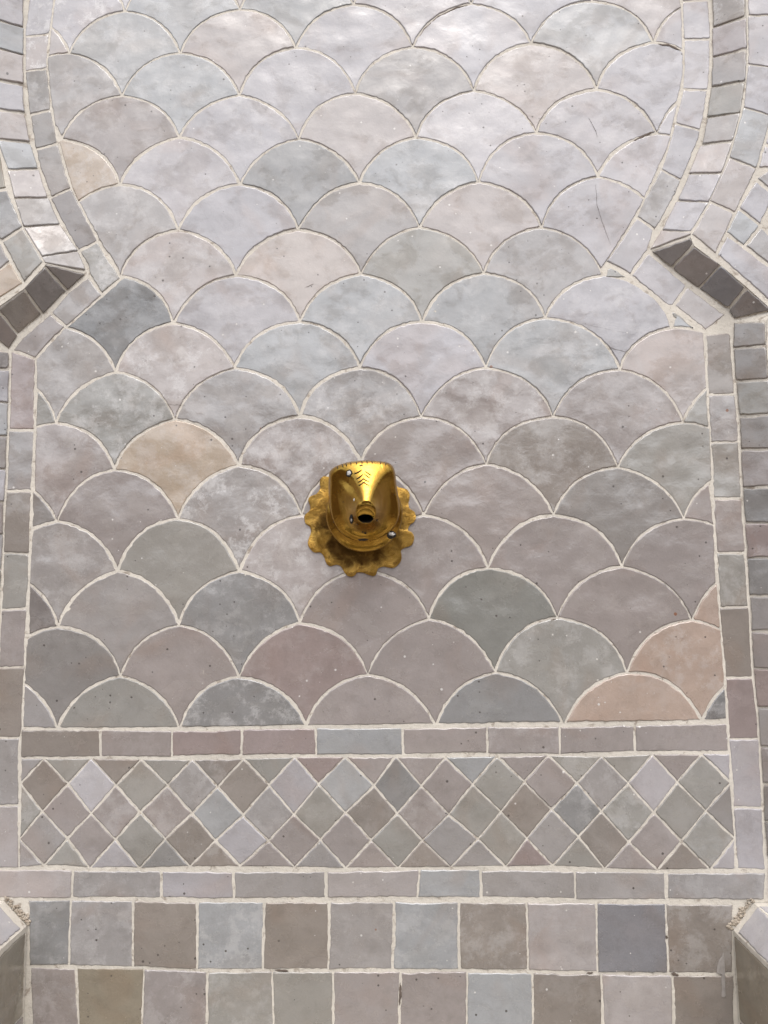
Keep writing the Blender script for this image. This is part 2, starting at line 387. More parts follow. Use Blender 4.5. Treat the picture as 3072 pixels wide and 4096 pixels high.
# ---- fish-scale tiles ------------------------------------------------------------------------------------------
ROWS = {0:(2,[(500,46),(960,37),(1413,18),(1885,15),(2368,3)]),
1:(1,[(278,213),(722,213),(1183,191),(1650,188),(2125,173),(2613,170)]),
2:(2,[(488,383),(957,380),(1422,373),(1894,364),(2387,355)]),
3:(1,[(247,555),(716,549),(1194,556),(1666,549),(2144,531),(2628,534)]),
4:(2,[(478,738),(960,738),(1438,731),(1913,728),(2391,707)]),
5:(3,[(713,920),(1194,917),(1678,910),(2168,910)]),
6:(2,[(480,1105),(944,1102),(1444,1096),(1934,1093),(2414,1100)]),
7:(3,[(694,1293),(1200,1287),(1688,1287),(2181,1272),(2690,1308)]),
8:(2,[(463,1488),(938,1473),(1441,1470),(1944,1470),(2480,1479)]),
9:(1,[(222,1692),(700,1678),(1200,1664),(1684,1667),(2212,1667),(2733,1689)]),
10:(2,[(457,1880),(954,1862),(1444,1852),(1944,1856),(2471,1868)]),
11:(1,[(228,2084),(713,2075),(1206,2059),(1694,2059),(2215,2059),(2736,2075)]),
12:(2,[(469,2285),(957,2285),(1452,2280),(1953,2272),(2489,2266)]),
13:(1,[(231,2507),(716,2501),(1200,2491),(1715,2476),(2230,2470),(2767,2479)]),
14:(2,[(481,2704),(957,2708),(1472,2698),(1981,2689),(2508,2692)]),
15:(1,[(228,2915),(716,2918),(1225,2906),(1743,2903),(2258,2903),(2810,2884)])}
ND = {}
for r, (c0, l) in ROWS.items():
    for i, p in enumerate(l): ND[(r, c0+2*i)] = XZ(p)
for r in ROWS:
    for c in (1, 0, -1, -2):
        if (r+c) % 2 == 0 and (r, c) not in ND: a, b = ND[(r, c+2)], ND[(r, c+4)]; ND[(r, c)] = (2*a[0]-b[0], 2*a[1]-b[1])
    for c in (11, 12, 13, 14):
        if (r+c) % 2 == 0 and (r, c) not in ND: a, b = ND[(r, c-2)], ND[(r, c-4)]; ND[(r, c)] = (2*a[0]-b[0], 2*a[1]-b[1])
for r in range(-1, -13, -1):                          # rows above the frame
    for c in range(-2, 15):
        if (r+c) % 2: continue
        a = ND[((r % 2), c)]; k = ((r % 2)-r)
        ND[(r, c)] = (a[0]+random.uniform(-.002, .002), a[1]+0.0762*k+random.uniform(-.002, .002))
EDGE = {}
def arc(a, b, left):
    """hand-cut arc between two lattice nodes, bulging upwards; shared by both neighbours"""
    key = (round(a[0],5), round(a[1],5), round(b[0],5), round(b[1],5))
    if key not in EDGE:
        s = random.uniform(0.135, 0.175); d = Vector((b[0]-a[0], b[1]-a[1])); nrm = Vector((-d.y, d.x))
        if nrm.y < 0: nrm = -nrm
        sk = random.uniform(-.12, .12)
        EDGE[key] = [(a[0]+d.x*t+nrm.x*s*4*t*(1-t)*(1+sk*(2*t-1)), a[1]+d.y*t+nrm.y*s*4*t*(1-t)*(1+sk*(2*t-1))) for t in [i/8 for i in range(9)]]
    return EDGE[key]
SC = {-1:dict(zip((1,3,5,7,9,11),('l6','b','B','l','w','p'))),
0:dict(zip((2,4,6,8,10,12),('b3','p','l','w','b','l'))),
1:dict(zip((1,3,5,7,9,11),('g2','b2','l','g','p','l'))),
2:dict(zip((0,2,4,6,8,10,12),('q','m2','l','p','w','l','w'))),
3:dict(zip((1,3,5,7,9,11),('t3','l2','D','b','l','w'))),
4:dict(zip((2,4,6,8,10),('g3','l','g','p','l'))),
5:dict(zip((3,5,7,9,11),('p3','h0','e0','g','l'))),
6:dict(zip((2,4,6,8,10),('d','l2','b','B','l'))),
7:dict(zip((1,3,5,7,9,11),('g','p5','b','l','b','p'))),
8:dict(zip((0,2,4,6,8,10,12),('e','e4','g2','g4','m4','m2','e'))),
9:dict(zip((1,3,5,7,9,11),('m','t2','m4','m','s2','e'))),
10:dict(zip((0,2,4,6,8,10,12),('q','m','g6','m','m','q','m'))),
11:dict(zip((1,3,5,7,9,11),('g','e0','p4','m','m','m'))),
12:dict(zip((0,2,4,6,8,10,12),('n','g','D','m','f0','m','o'))),
13:dict(zip((1,3,5,7,9,11),('q','m','r','m','e','o'))),
14:dict(zip((0,2,4,6,8,10,12),('g','e','D4','m','D','o','d')))}
arch_ccw = px2d(LAi)+px2d(RAi)[::-1]+A_in_arc[::-1][1:-1]
low_ccw = px2d(lowL_i)+px2d(lowR_i)[::-1]
if area2(arch_ccw) < 0: arch_ccw.reverse()
if area2(low_ccw) < 0: low_ccw.reverse()
def clip_poly(P, Q, skip):
    zlo, zhi = min(p[1] for p in P), max(p[1] for p in P)
    for i in range(len(Q)):
        a, b = Q[i], Q[(i+1)%len(Q)]
        if skip(a, b) or max(a[1], b[1]) < zlo-.004 or min(a[1], b[1]) > zhi+.004: continue
        if len(P) < 3: return []
        P = clip_half(P, a, b)
    return P
z_neck = XZ((1500, 1100))[1]; z_floor = XZ((1500, 2903))[1]
for r in range(-12, 15):
    for c in range(-2, 15):
        if (r+c) % 2: continue
        if not all(k in ND for k in ((r,c),(r+1,c-1),(r+1,c+1))): continue
        T, L, Rn = ND[(r,c)], ND[(r+1,c-1)], ND[(r+1,c+1)]
        P = arc(L, T, True)[:-1]+arc(T, Rn, False)
        if r < 14:
            if (r+2, c) not in ND: continue
            B = ND[(r+2, c)]
            P = P[:-1]+arc(B, Rn, True)[::-1][:-1]+arc(L, B, False)[::-1][:-1]
        zc = T[1]*0.5+L[1]*0.5
        P = P[::-1] if area2(P) < 0 else P
        if r <= 4: P = clip_poly(P, arch_ccw, lambda a, b: abs(a[1]-b[1]) < 0.02 and abs(a[0]-b[0]) > 0.4)
        elif r == 5:
            if c not in (3, 5, 7, 9): continue
        else: P = clip_poly(P, low_ccw, lambda a, b: abs(a[1]-b[1]) < 0.09 and abs(a[0]-b[0]) > 0.4)
        if (r, c) == (6, 10): P = clip_half(P, XZ((2682,1302)), XZ((2668,1225)))
        if r == 14 and len(P) > 2:
            yl = L[1]-0.001; P = clip_half(P, (-1, XZ((0, 2913))[1]), (1, XZ((2895, 2893))[1]))if True else P
        if len(P) < 3: continue
        code = SC.get(r, {}).get(c) or random.choice(['l','p','b','l','g','w','e'])
        tile2d('fish_scale_tile', P, code, scale_panel, gap=0.0013, step=0.0060)

# ---- border tiles: the flat band around the panel, then the two straight courses ---------------------------------------
def T_(name, pts, code, parent, Y=0.0, **kw):
    fr = None if Y == 0 else (Vector((0,Y,0)), Vector((1,0,0)), Vector((0,0,1)), Vector((0,-1,0)))
    return tile2d(name, px2d(pts, Y), code, parent, frame=fr, **kw)
def strip(name, pairs, codes, parent, Y=0.0, **kw):
    for (a, b), (c, d), code in zip(pairs[:-1], pairs[1:], codes): T_(name, [a, b, d, c], code, parent, Y, **kw)
def bandpairs(c, L): return [tuple(K(c, p, q)) for p, q in L]
def curve_strip(name, inner, outer, joints, codes, parent, Y=0.0):
    """tiles between two traced edges, cut at the joints; curved sides follow the traced points"""
    for (a, b), (c, d), code in zip(joints[:-1], joints[1:], codes):
        lo, hi = sorted((a[1], c[1])); il = [p for p in inner if lo+8 < p[1] < hi-8]; lo, hi = sorted((b[1], d[1])); ol = [p for p in outer if lo+8 < p[1] < hi-8]
        T_(name, [a]+il+[c, d]+ol[::-1]+[b], code, parent, Y)
curve_strip('border_tile', LAi, LAo, bandpairs(1, [((352,-130),(188,-130)),((318,222),(160,236)),((306,442),(160,462)),((330,712),(188,745)),((375,930),(228,968)),((468,1222),(325,1285)),((637,1560),(505,1628))]), ['l5','p9','q3','q0','q1','n0'], border)
T_('border_tile', K(1,(637,1562),(785,1803),(660,1912),(578,1785),(560,1715),(507,1628)), 'e5', border)
T_('border_tile', K(1,(660,1915),(430,2115),(330,2025),(440,1898),(572,1790)), 'g2', border)
T_('border_tile', K(1,(428,2118),(330,2211),(228,2325),(75,2270),(140,2185),(325,2030)), 'm', border)
jl = bandpairs(4, [((229,115),(70,62)),((224,576),(54,576)),((205,970),(34,972)),((187,1375),(20,1370)),((172,1732),(5,1740)),((160,2112),(-12,2118))])+bandpairs(7, [((128,355),(-42,358)),((122,795),(-58,798)),((121,1203),(-72,1203))])
curve_strip('border_tile', lowL_i, lowL_o, jl, ['r','g','s','e','m','s','g','p'], border)
curve_strip('border_tile', RAi, RAo, bandpairs(3, [((1085,-240),(1262,-240)),((1106,8),(1276,0)),((1113,255),(1287,255)),((1104,577),(1272,583)),((1050,800),(1222,848)),((962,1095),(1097,1168)),((808,1405),(925,1485))]), ['l','l','w','l','l','g'], border)
T_('border_tile', K(3,(808,1408),(925,1488),(880,1622),(768,1782),(612,1692)), 'l', border)
T_('border_tile', K(3,(612,1738),(640,1722),(752,1790),(735,1808),(600,1800)), 'e', border)
T_('border_tile', K(3,(772,1785),(884,1632),(1135,1850),(1045,1980),(1012,1982)), 'l', border)
T_('border_tile', K(3,(1045,1982),(1138,1855),(1392,2040),(1256,2145)), 'p', border)
T_('border_tile', K(3,(1022,2000),(1100,2045),(1190,2140),(1120,2112),(1042,2058)), 'e', border)
jr = bandpairs(6, [((1254,-45),(1416,-60)),((1271,347),(1448,345)),((1287,657),(1470,652)),((1305,1018),(1492,1018)),((1328,1372),(1514,1368)),((1345,1728),(1537,1722)),((1382,2180),(1562,2178))])+bandpairs(9, [((1406,366),(1603,366)),((1434,808),(1626,812)),((1458,1212),(1652,1222))])
curve_strip('border_tile', lowR_i, lowR_o, jr, ['s','g','e','m','e','s','r','l','l'], border)
s1 = [K(7,(134,304),(131,488)),K(7,(648,304),(650,484)),K(7,(1112,312),(1110,484)),K(7,(1566,298),(1564,478)),K(8,(388,292),(392,470)),K(8,(948,292),(950,472)),K(8,(1498,284),(1502,462)),K(9,(308,284),(312,468)),K(9,(795,274),(798,450)),K(9,(1400,264),(1412,452))]
strip('border_tile', s1, ['s','m','r','r','b','m','m','m','m'], border)
s2 = [K(7,(-85,1212),(-88,1400)),K(7,(468,1212),(462,1402)),K(7,(1044,1218),(1046,1404)),K(7,(1513,1222),(1517,1404)),K(8,(452,1222),(456,1402)),K(8,(1060,1208),(1045,1396)),K(8,(1452,1210),(1458,1400)),K(9,(408,1222),(414,1408)),K(9,(996,1228),(1000,1412)),K(9,(1652,1228),(1640,1412))]
strip('border_tile', s2, ['p','g','l','g','p','b','g','g','g'], border)

# ---- diamond mosaic ----------------------------------------------------------------------------------------------------
d0 = K(7,(285,492),(590,490),(915,496),(1245,498),(1580,492))+K(8,(250,482),(580,480),(905,478),(1228,484),(1560,476))+K(9,(235,470),(580,478),(910,464),(1230,462))
d1 = K(7,(131,655),(440,655),(750,665),(1085,665),(1410,675))+K(8,(85,665),(405,660),(765,668),(1070,672),(1405,660))+K(9,(80,645),(422,650),(753,652),(1072,645),(1418,652))
d2 = K(7,(275,835),(590,850),(910,840),(1245,848),(1575,862))+K(8,(245,855),(580,845),(915,850),(1250,855),(1588,838))+K(9,(255,822),(580,835),(920,842),(1255,832))
d3 = K(7,(125,1015),(435,1012),(745,1018),(1070,1015),(1395,1025))+K(8,(82,1025),(417,1020),(747,1022),(1080,1022),(1440,1015))+K(9,(97,1010),(430,1000),(757,1035),(1100,1030),(1445,1010))
d4 = K(7,(285,1185),(582,1205),(905,1205),(1230,1195),(1555,1195))+K(8,(250,1198),(580,1205),(920,1202),(1262,1198),(1620,1195))+K(9,(265,1190),(602,1208),(945,1218),(1285,1212))
cl, cr_ = K(7,(133,492))[0], K(9,(1414,460))[0]; bl_, br_ = K(7,(121,1205))[0], K(9,(1456,1216))[0]
dg = dict(gap=0.0009, step=0.006)
c0 = ['g','e','s','e','q','e','r','m','m','b','m','e2','e','m','l']
top = [cl]+d0+[cr_]
for i in range(15): T_('diamond_tile', [top[i], top[i+1], d1[i]], c0[i], diamond_band, **dg)
c1 = ['s','w','e','g','s','l','b','D','m','e','m','g','l','e']
for i in range(14): T_('diamond_tile', [d0[i], d1[i+1], d2[i], d1[i]], c1[i], diamond_band, **dg)
c2 = ['m','m','m','b','g','e','s','m','e','s','D','e3','e']
T_('diamond_tile', [d1[0], d2[0], d3[0]], 'e', diamond_band, **dg); T_('diamond_tile', [d1[14], d2[13], d3[14]], 'q', diamond_band, **dg)
for i in range(13): T_('diamond_tile', [d2[i], d1[i+1], d2[i+1], d3[i+1]], c2[i], diamond_band, **dg)
c3 = ['g','m','e','s','l','m','m','e','g','e','g','s','m','e2']
for i in range(14): T_('diamond_tile', [d3[i], d2[i], d3[i+1], d4[i]], c3[i], diamond_band, **dg)
c4 = ['g','e','l','D','s','m','g','m','s','g','r','e','m','s','l']
bot = [bl_]+d4+[br_]
for i in range(15): T_('diamond_tile', [bot[i], d3[i], bot[i+1]], c4[i], diamond_band, **dg)

# ---- bevelled reveal between panel and outer wall --------------------------------------------------------------------------
def reveal_pairs():
    L = bandpairs(1, [((160,-40),(-66,-115)),((158,180),(-68,118)),((155,355),(-72,300)),((162,545),(-65,510)),((170,730),(-53,702)),((205,925),(-18,905)),((255,1095),(45,1100)),((318,1280),(92,1285)),((395,1450),(150,1470)),((510,1622),(270,1662)),((562,1752),(290,1702))])
    Rr = bandpairs(3, [((1285,-60),(1512,-150)),((1294,182),(1520,112)),((1294,370),(1526,312)),((1284,565),(1514,525)),((1256,760),(1480,730)),((1215,940),(1433,915)),((1140,1120),(1362,1122)),((1060,1300),(1276,1310)),((965,1490),(1160,1502)),((886,1618),(1160,1520))])
    sL = bandpairs(1, [((566,1772),(296,1706)),((438,1890),(288,1722)),((280,2035),(155,1867)),((118,2175),(-30,2000)),((62,2270),(-135,2110))])
    sR = bandpairs(3, [((885,1628),(1158,1535)),((1032,1742),(1180,1588)),((1207,1875),(1355,1718)),((1402,2010),(1525,1860)),((1432,2075),(1690,2010))])
    def low(path, ys, s):
        out = []
        for y in ys:
            for p, q in zip(path[:-1], path[1:]):
                if p[1] <= y <= q[1]: x = p[0]+(q[0]-p[0])*(y-p[1])/(q[1]-p[1]); break
            out.append(((x, y), (x+s*139, y+(y-2300)*0.010)))
        return out
    ysr = [1288]+[1365+y/1.62 for y in (42,258,484,704,950,1180,1405,1650,1880,2120)]+[2730+y/1.62 for y in (160,415,655,900,1140,1408)]
    ysl = [1404]+[1365+y/1.62 for y in (185,398,615,830,1040,1250,1480,1700,1910,2120)]+[2730+y/1.62 for y in (150,390,640,880,1130,1398)]
    return L, Rr, sL, sR, low(lowL_o, ysl, -1), low(lowR_o, ysr, 1)
PL, PR, SL, SR, WL, WR = reveal_pairs()
def pt3(pr): return U(pr[0], 0.0), U(pr[1], -DEP)
def arc_pairs():
    out = []; n = 26
    for i in range(n+1):
        t = i/n*28; k = min(27, int(t)); f = t-k
        a = [A_out_arc[k][j]*(1-f)+A_out_arc[k+1][j]*f for j in (0,1)]; b = [B_out_arc[k][j]*(1-f)+B_out_arc[k+1][j]*f for j in (0,1)]
        out.append((Vector((a[0],0,a[1])), Vector((b[0],-DEP,b[1]))))
    return out
AP = arc_pairs()
chain = [pt3(p) for p in WL[::-1]]+[pt3(p) for p in SL[::-1]]+[pt3(p) for p in PL[::-1]]+AP[1:-1]+[pt3(p) for p in PR]+[pt3(p) for p in SR]+[pt3(p) for p in WR]
V0 = []; F0 = []
for a, b in chain: V0 += [a+Vector((0,.0035,0)), a.lerp(b,.5)+Vector((0,.0030,0)), b+Vector((0,.0020,0))]
for i in range(len(chain)-1): F0 += [(3*i, 3*i+1, 3*i+4, 3*i+3), (3*i+1, 3*i+2, 3*i+5, 3*i+4)]
reveal = link('niche_reveal', mesh_from('niche_reveal', V0, F0), GROUT, fountain)
def quad_tile(name, Q, code, parent, gap=0.0017):
    """a tile on the (nearly flat) quad Q of 3d points"""
    o = sum(Q, Vector())/len(Q); nn = (Q[2]-Q[0]).cross(Q[3]-Q[1]); nn.normalize()
    if nn.dot(CAM-o) < 0: nn = -nn
    ux = (Q[1]-Q[0]).normalized(); uy = nn.cross(ux).normalized(); ux = uy.cross(nn)
    return tile2d(name, [((p-o).dot(ux), (p-o).dot(uy)) for p in Q], code, parent, gap=gap, frame=(o, ux, uy, nn), thick=0.004, tilt=0.004, step=0.008)
def reveal_tiles(pairs, codes):
    for i in range(len(pairs)-1):
        (a, b), (c, d) = pairs[i], pairs[i+1]
        quad_tile('reveal_tile', [a, b, d, c], codes[i % len(codes)], reveal)
reveal_tiles([pt3(p) for p in PL], ['l','b','p','l','p','b','p','g','g','g'])
reveal_tiles([pt3(p) for p in PR], ['s4','l','g','e','g','p','l','l','p'])
reveal_tiles([pt3(p) for p in SL], ['n','n','s','n'])
reveal_tiles([pt3(p) for p in SR], ['n','n','v','n'])
reveal_tiles([pt3(p) for p in WL], ['n','l','b','g','l','m','g','s','m'])
reveal_tiles([pt3(p) for p in WR], ['q','q','e','q','m','D','r','D','g','m','r','g','m'])
reveal_tiles(AP, ['l','p','g','l','b','e','l'])

# ---- outer wall face ---------------------------------------------------------------------------------------------------------
ring = [Vector((b.x, -DEP+.0012, b.z)) for a, b in chain]
cz0 = 1.45; Vw = []; Fw = []
for p in ring:
    d = Vector((p.x, 0, p.z-cz0)); s = min(1.5/abs(d.x) if abs(d.x) > 1e-6 else 1e9, (3.0-cz0)/d.z if d.z > 0 else (cz0)/(-d.z) if d.z < 0 else 1e9)
    Vw += [p, Vector((d.x*s, -DEP+.0012, max(0, cz0+d.z*s)))]
for i in range(len(ring)-1): Fw.append((2*i, 2*i+2, 2*i+3, 2*i+1))
nv = len(Vw); Vw += [Vector((-1.5,-DEP+.0012,0)), Vector((1.5,-DEP+.0012,0)), Vector((-1.5,-DEP+.0012,3.0)), Vector((1.5,-DEP+.0012,3.0))]
Fw += [(0, 1, nv), (nv+1, 2*(len(ring)-1)+1, 2*(len(ring)-1))]
wall_face = link('outer_wall_face', mesh_from('outer_wall_face', Vw, Fw), GROUT, fountain)
def box(name, lo, hi, mat, parent=None):
    x0,y0,z0 = lo; x1,y1,z1 = hi
    v = [(x,y,z) for x in (x0,x1) for y in (y0,y1) for z in (z0,z1)]
    return link(name, mesh_from(name, v, [(0,1,3,2),(4,6,7,5),(0,4,5,1),(2,3,7,6),(0,2,6,4),(1,5,7,3)]), mat, parent)
box('wall_core', (-1.5, 0.012, 0), (1.5, 0.25, 3.0), CORE, fountain)
front = []
def FT(pts, code):
    P = px2d(pts, -DEP); front.append(P); T_('wall_tile', pts, code, wall_face, -DEP)
cj = bandpairs(3, [((1512,-200),(1700,-270)),((1526,102),(1716,96)),((1530,415),(1716,440)),((1500,695),(1682,750)),((1408,1020),(1588,1092)),((1280,1300),(1447,1378)),((1162,1518),(1322,1652))])
for (a,b),(c,d),code in zip(cj[:-1], cj[1:], ['l','l','l','b','p','p']): FT([a,b,d,c], code)
for pts, code in (([(1690,765),(1800,800),(1745,975),(1642,928)],'l'), ([(1638,935),(1742,982),(1665,1085),(1592,1092)],'w'), ([(1588,1152),(1660,1100),(1765,1180),(1705,1262)],'g'),
                  ([(1472,1345),(1582,1165),(1702,1265),(1612,1455)],'l'), ([(1388,1503),(1466,1350),(1608,1462),(1503,1590)],'b'), ([(1508,1593),(1613,1470),(1745,1592),(1665,1712)],'g'),
                  ([(1328,1652),(1394,1522),(1664,1725),(1820,1850),(1820,2075),(1662,1945)],'l')): FT(K(3,*pts), code)
for pts, code in (([(-130,1010),(0,975),(45,1218),(-90,1255)],'k'), ([(-90,1260),(45,1223),(148,1468),(10,1560),(-70,1480)],'D'), ([(15,1568),(150,1475),(278,1695),(155,1830)],'e'), ([(-60,1800),(65,1695),(150,1838),(-25,1945)],'t'),
                  ([(-110,1640),(5,1568),(65,1690),(-60,1792)],'g')): FT(K(1,*pts), code)
# the rest of the outer wall, in diagonal squares like those beside the arch
def inside(P, q):
    r = False; n = len(P)
    for i in range(n):
        (x0,y0),(x1,y1) = P[i], P[(i+1)%n]
        if (y0 > q[1]) != (y1 > q[1]) and q[0] < (x1-x0)*(q[1]-y0)/(y1-y0)+x0: r = not r
    return r
niche2d = [(p.x, p.z) for p in ring]; cnt = 0
s_ = 0.075
for i in range(-16, 17):
    for j in range(-2, 40):
        x = (i+(j % 2)*0.5)*s_; z = 0.85+j*s_*0.5
        if abs(x) > 0.97 or z > 2.27: continue
        Q = [(x-s_/2, z), (x, z-s_/2), (x+s_/2, z), (x, z+s_/2)]
        pr = Q+[(x, z)]+[((Q[a][0]+Q[a-1][0])/2, (Q[a][1]+Q[a-1][1])/2) for a in range(4)]
        if any(inside(niche2d, q) for q in pr) or any(inside(P, q) for P in front for q in pr) or any(inside(Q, q) for P in front for q in P): continue
        if any(inside(Q, q) for q in niche2d): continue
        for a_, b_ in (((.93,0),(.93,3)), ((-.93,3),(-.93,0)), ((0,.85),(1,.85)), ((1,2.225),(0,2.225))): Q = clip_half(Q, a_, b_) if len(Q) > 2 else Q
        if len(Q) < 3: continue
        tile2d('wall_tile', Q, random.choice(['l','p','b','g','l','e']), wall_face, gap=0.0016, frame=(Vector((0,-DEP,0)), Vector((1,0,0)), Vector((0,0,1)), Vector((0,-1,0)))); cnt += 1

# ------------------------------------------------------------------ basin below the panel
basin = empty('fountain_basin'); tag(basin, 'fountain basin of grey and brown square tiles with pale rim corners below the panel', 'basin')
splash = grid_part('basin_back', reg_s, basin)
q1 = [K(7,(182,1412),(188,1838)),K(7,(457,1408),(446,1838)),K(7,(860,1410),(860,1848)),K(7,(1280,1418),(1278,1862)),K(8,(55,1420),(42,1862)),K(8,(476,1418),(470,1864)),K(8,(896,1418),(886,1866)),K(8,(1312,1420),(1322,1868)),K(9,(96,1424),(106,1868)),K(9,(545,1428),(558,1880)),K(9,(997,1434),(1012,1886)),K(9,(1436,1438),(1432,1888))]
strip('square_tile', q1, ['D2','g','s','b3','s','g','b','s','p','v','s'], splash, gap=0.0014)
q2 = [K(7,(192,1842),(205,2290)),K(7,(495,1848),(512,2292)),K(7,(932,1852),(915,2296)),K(7,(1342,1872),(1336,2300)),K(8,(105,1872),(117,2304)),K(8,(500,1872),(502,2306)),K(8,(936,1872),(924,2308)),K(8,(1366,1872),(1368,2310)),K(9,(132,1878),(142,2312)),K(9,(582,1886),(590,2318)),K(9,(1037,1892),(1050,2320)),K(9,(1440,1900),(1452,2326))]
strip('square_tile', q2, ['m2','k','m','e2','e','m','m','b','s','p','s'], splash, gap=0.0014)
for k in range(3):
    off = 445+k*452
    a = [[(x+random.uniform(-12,12)/1.62, y+off/1.62) for x, y in pr] for pr in q2]
    strip('square_tile', a, [random.choice('sgembp') for _ in range(11)], splash, gap=0.0014)
def rim_side(sgn, x_in_px, corner_px, top_px):
    """one side wall of the basin: inner face, sloping bevel, flat top, outer face; runs out from the wall towards the viewer"""
    pi, pt = U(corner_px, 0.0), U(top_px, 0.0)
    xi, zi, xt, zt = pi.x, pi.z, pt.x, pt.z; xo = xt+sgn*0.13; Y0, Y1 = 0.0, -0.62
    prof = [(xi+sgn*.0015, 0.36), (xi+sgn*.0015, zi-.001), (xt, zt-.0015), (xo, zt-.0015), (xo, 0.0)]
    V_ = []; F_ = []
    for y in (Y0, Y1): V_ += [(x, y, z) for x, z in prof]
    n = len(prof)
    for i in range(n-1): F_.append((i, i+1, n+i+1, n+i))
    F_.append(tuple(range(n, 2*n)))
    me = mesh_from('basin_side', V_, F_); side = link('basin_side', me, GROUT, basin)
    L = 0.103
    ux = Vector((xt-xi, 0, zt-zi)); wl = ux.length; ux.normalize(); nn = Vector((-ux.z, 0, ux.x)) if sgn > 0 else Vector((ux.z, 0, -ux.x))
    if nn.z < 0: nn = -nn
    y = -0.012
    k = 0
    while y-L > Y1:
        Q = [Vector((xi,y,zi)), Vector((xt,y,zt)), Vector((xt,y-L,zt)), Vector((xi,y-L,zi))]
        P = [((q-Q[0]).dot(ux), -(q.y)) for q in Q]
        tile2d('rim_tile', [(p[0], p[1]) for p in P], 'w' if k % 2 == 0 else 'b', side, gap=0.0042 if k == 0 else 0.003, frame=(Vector((xi,0,zi)), ux, Vector((0,-1,0)), nn), thick=.003, tilt=.004)
        # flat top tile
        fr = (Vector((xt,0,zt)), Vector((sgn,0,0)), Vector((0,-1,0)), Vector((0,0,1)))
        tile2d('rim_tile', [(0.0,-y),(0.125,-y),(0.125,-y+L),(0.0,-y+L)], random.choice('lwb'), side, gap=.002, frame=fr, thick=.003)
        y -= L; k += 1
    # inner face tiles, two courses
    h = 0.112; cols = ['k','s','m','q','e','s']
    for r in range(3):
        y = -0.004; k = 0
        while y-L > Y1:
            z1, z0 = zi-0.006-r*h, zi-0.006-(r+1)*h
            fr = (Vector((xi,0,0)), Vector((0,-1,0)), Vector((0,0,1)), Vector((-sgn,0,0)))
            tile2d('side_tile', [(-y,z0),(-y+L,z0),(-y+L,z1),(-y,z1)], 'k' if (r, k) == (0,0) else ('m' if (r, k) == (1,0) else random.choice(cols)), side, gap=.0018, frame=fr, thick=.001, tilt=.004)
            y -= L; k += 1
    # lump of stained mortar where the rim dies into the wall
    bm = bmesh.new(); rg = random.Random(11+sgn)
    for q in range(110):
        f = rg.random(); rr = rg.uniform(.0007, .0021)*(1.25-f*.5)
        c = Vector((xi+(xt-xi)*f-sgn*rg.uniform(-.002, .007), -rg.uniform(-.001, .0012), zi+(zt-zi)*f+rg.uniform(-.001, .006)))
        got = bmesh.ops.create_icosphere(bm, subdivisions=2, radius=1.0)['verts']
        for v in got:
            p = v.co*(1+0.5*mnoise.noise(v.co*1.7+Vector((q*3.1,0,0)))); v.co = c+Vector((p.x*rr*1.3, p.y*rr*.45, p.z*rr))
    for f in bm.faces: f.smooth = True
    me = bpy.data.meshes.new('mortar_lump'); bm.to_mesh(me); bm.free(); link('mortar_lump', me, DIRTY, side)
    return xo
xoR = rim_side(1, 0, (2928, 3718), (3014, 3608))
xoL = rim_side(-1, 0, (112, 3700), (18, 3600))
zr = U((3014,3608)).z
box('basin_front', (xoL, -0.76, 0), (xoR, -0.62, zr), GROUT, basin)
box('basin_floor', (xoL+.02, -0.62, 0.30), (xoR-.02, 0.0, 0.36), GROUT, basin)

# ------------------------------------------------------------------ brass spout
def Z4(x, y): return (1150+x/2.765, 1780+y/2.765)
spx = U(Z4(848,760), 0)
spout = empty('brass_spout', (spx.x, -0.004, spx.z)); tag(spout, 'polished brass snout-shaped water spout on a scalloped brass wall plate', 'spout')
def sp_link(name, me, mat, parent=spout, smooth=True):
    o = link(name, me, mat, None)
    me.transform(Matrix.Translation(-spout.location))
    if smooth: me.polygons.foreach_set('use_smooth', [True]*len(me.polygons))
    o.parent = parent
    return o
PO = [(455,350),(405,345),(365,375),(355,430),(360,480),(320,540),(250,570),(228,610),(245,660),(248,720),(195,770),(185,810),(200,870),(250,910),(258,970),(230,1050),(228,1110),(260,1160),(300,1190),(360,1190),(400,1230),(430,1310),(470,1340),(540,1325),(590,1345),(630,1410),(670,1450),(720,1455),(750,1435),(770,1410),(830,1410),(880,1430),(950,1450),(985,1420),(1000,1370),(1060,1345),(1150,1360),(1200,1345),(1250,1290),(1262,1230),(1255,1170),(1290,1140),(1370,1110),(1395,1060),(1400,1010),(1375,965),(1335,945),(1350,890),(1400,850),(1420,800),(1405,740),(1350,700),(1340,640),(1352,560),(1330,500),(1270,475),(1215,460),(1190,400),(1130,330),(1070,330),(1020,280),(960,240),(890,250),(820,215),(740,225),(690,260),(620,255),(560,290),(520,330)]
def catmull(P, m):
    out = []; n = len(P)
    for i in range(n):
        p0, p1, p2, p3 = (Vector(P[(i+k) % n]) for k in (-1,0,1,2))
        for j in range(m):
            t = j/m; out.append(tuple(0.5*((2*p1)+(p2-p0)*t+(2*p0-5*p1+4*p2-p3)*t*t+(3*p1-p0-3*p2+p3)*t**3)))
    return out
PO = catmull(PO, 4); npo = len(PO)
V_ = []; F_ = []; rings = [(1.0, .0004), (1.0, .0022), (0.994, .0028), (0.93, .0034), (0.86, .0040), (0.78, .0052), (0.68, .0062), (0.55, .0080), (0.45, .009)]
for s, h in rings:
    for x, y in PO:
        X, Y = 803+(x-803)*s, 840+(y-840)*s; w = h
        if s < 0.99:
            ang = math.atan2(Y-840, X-803); q = Vector((X*0.012, Y*0.012, 0)); w += 0.0005*mnoise.noise(q)*(1 if s < .97 else .4)
        V_.append(U(Z4(X, Y), -w))
for k in range(len(rings)-1):
    for i in range(npo): j = (i+1) % npo; F_.append((k*npo+i, k*npo+j, (k+1)*npo+j, (k+1)*npo+i))
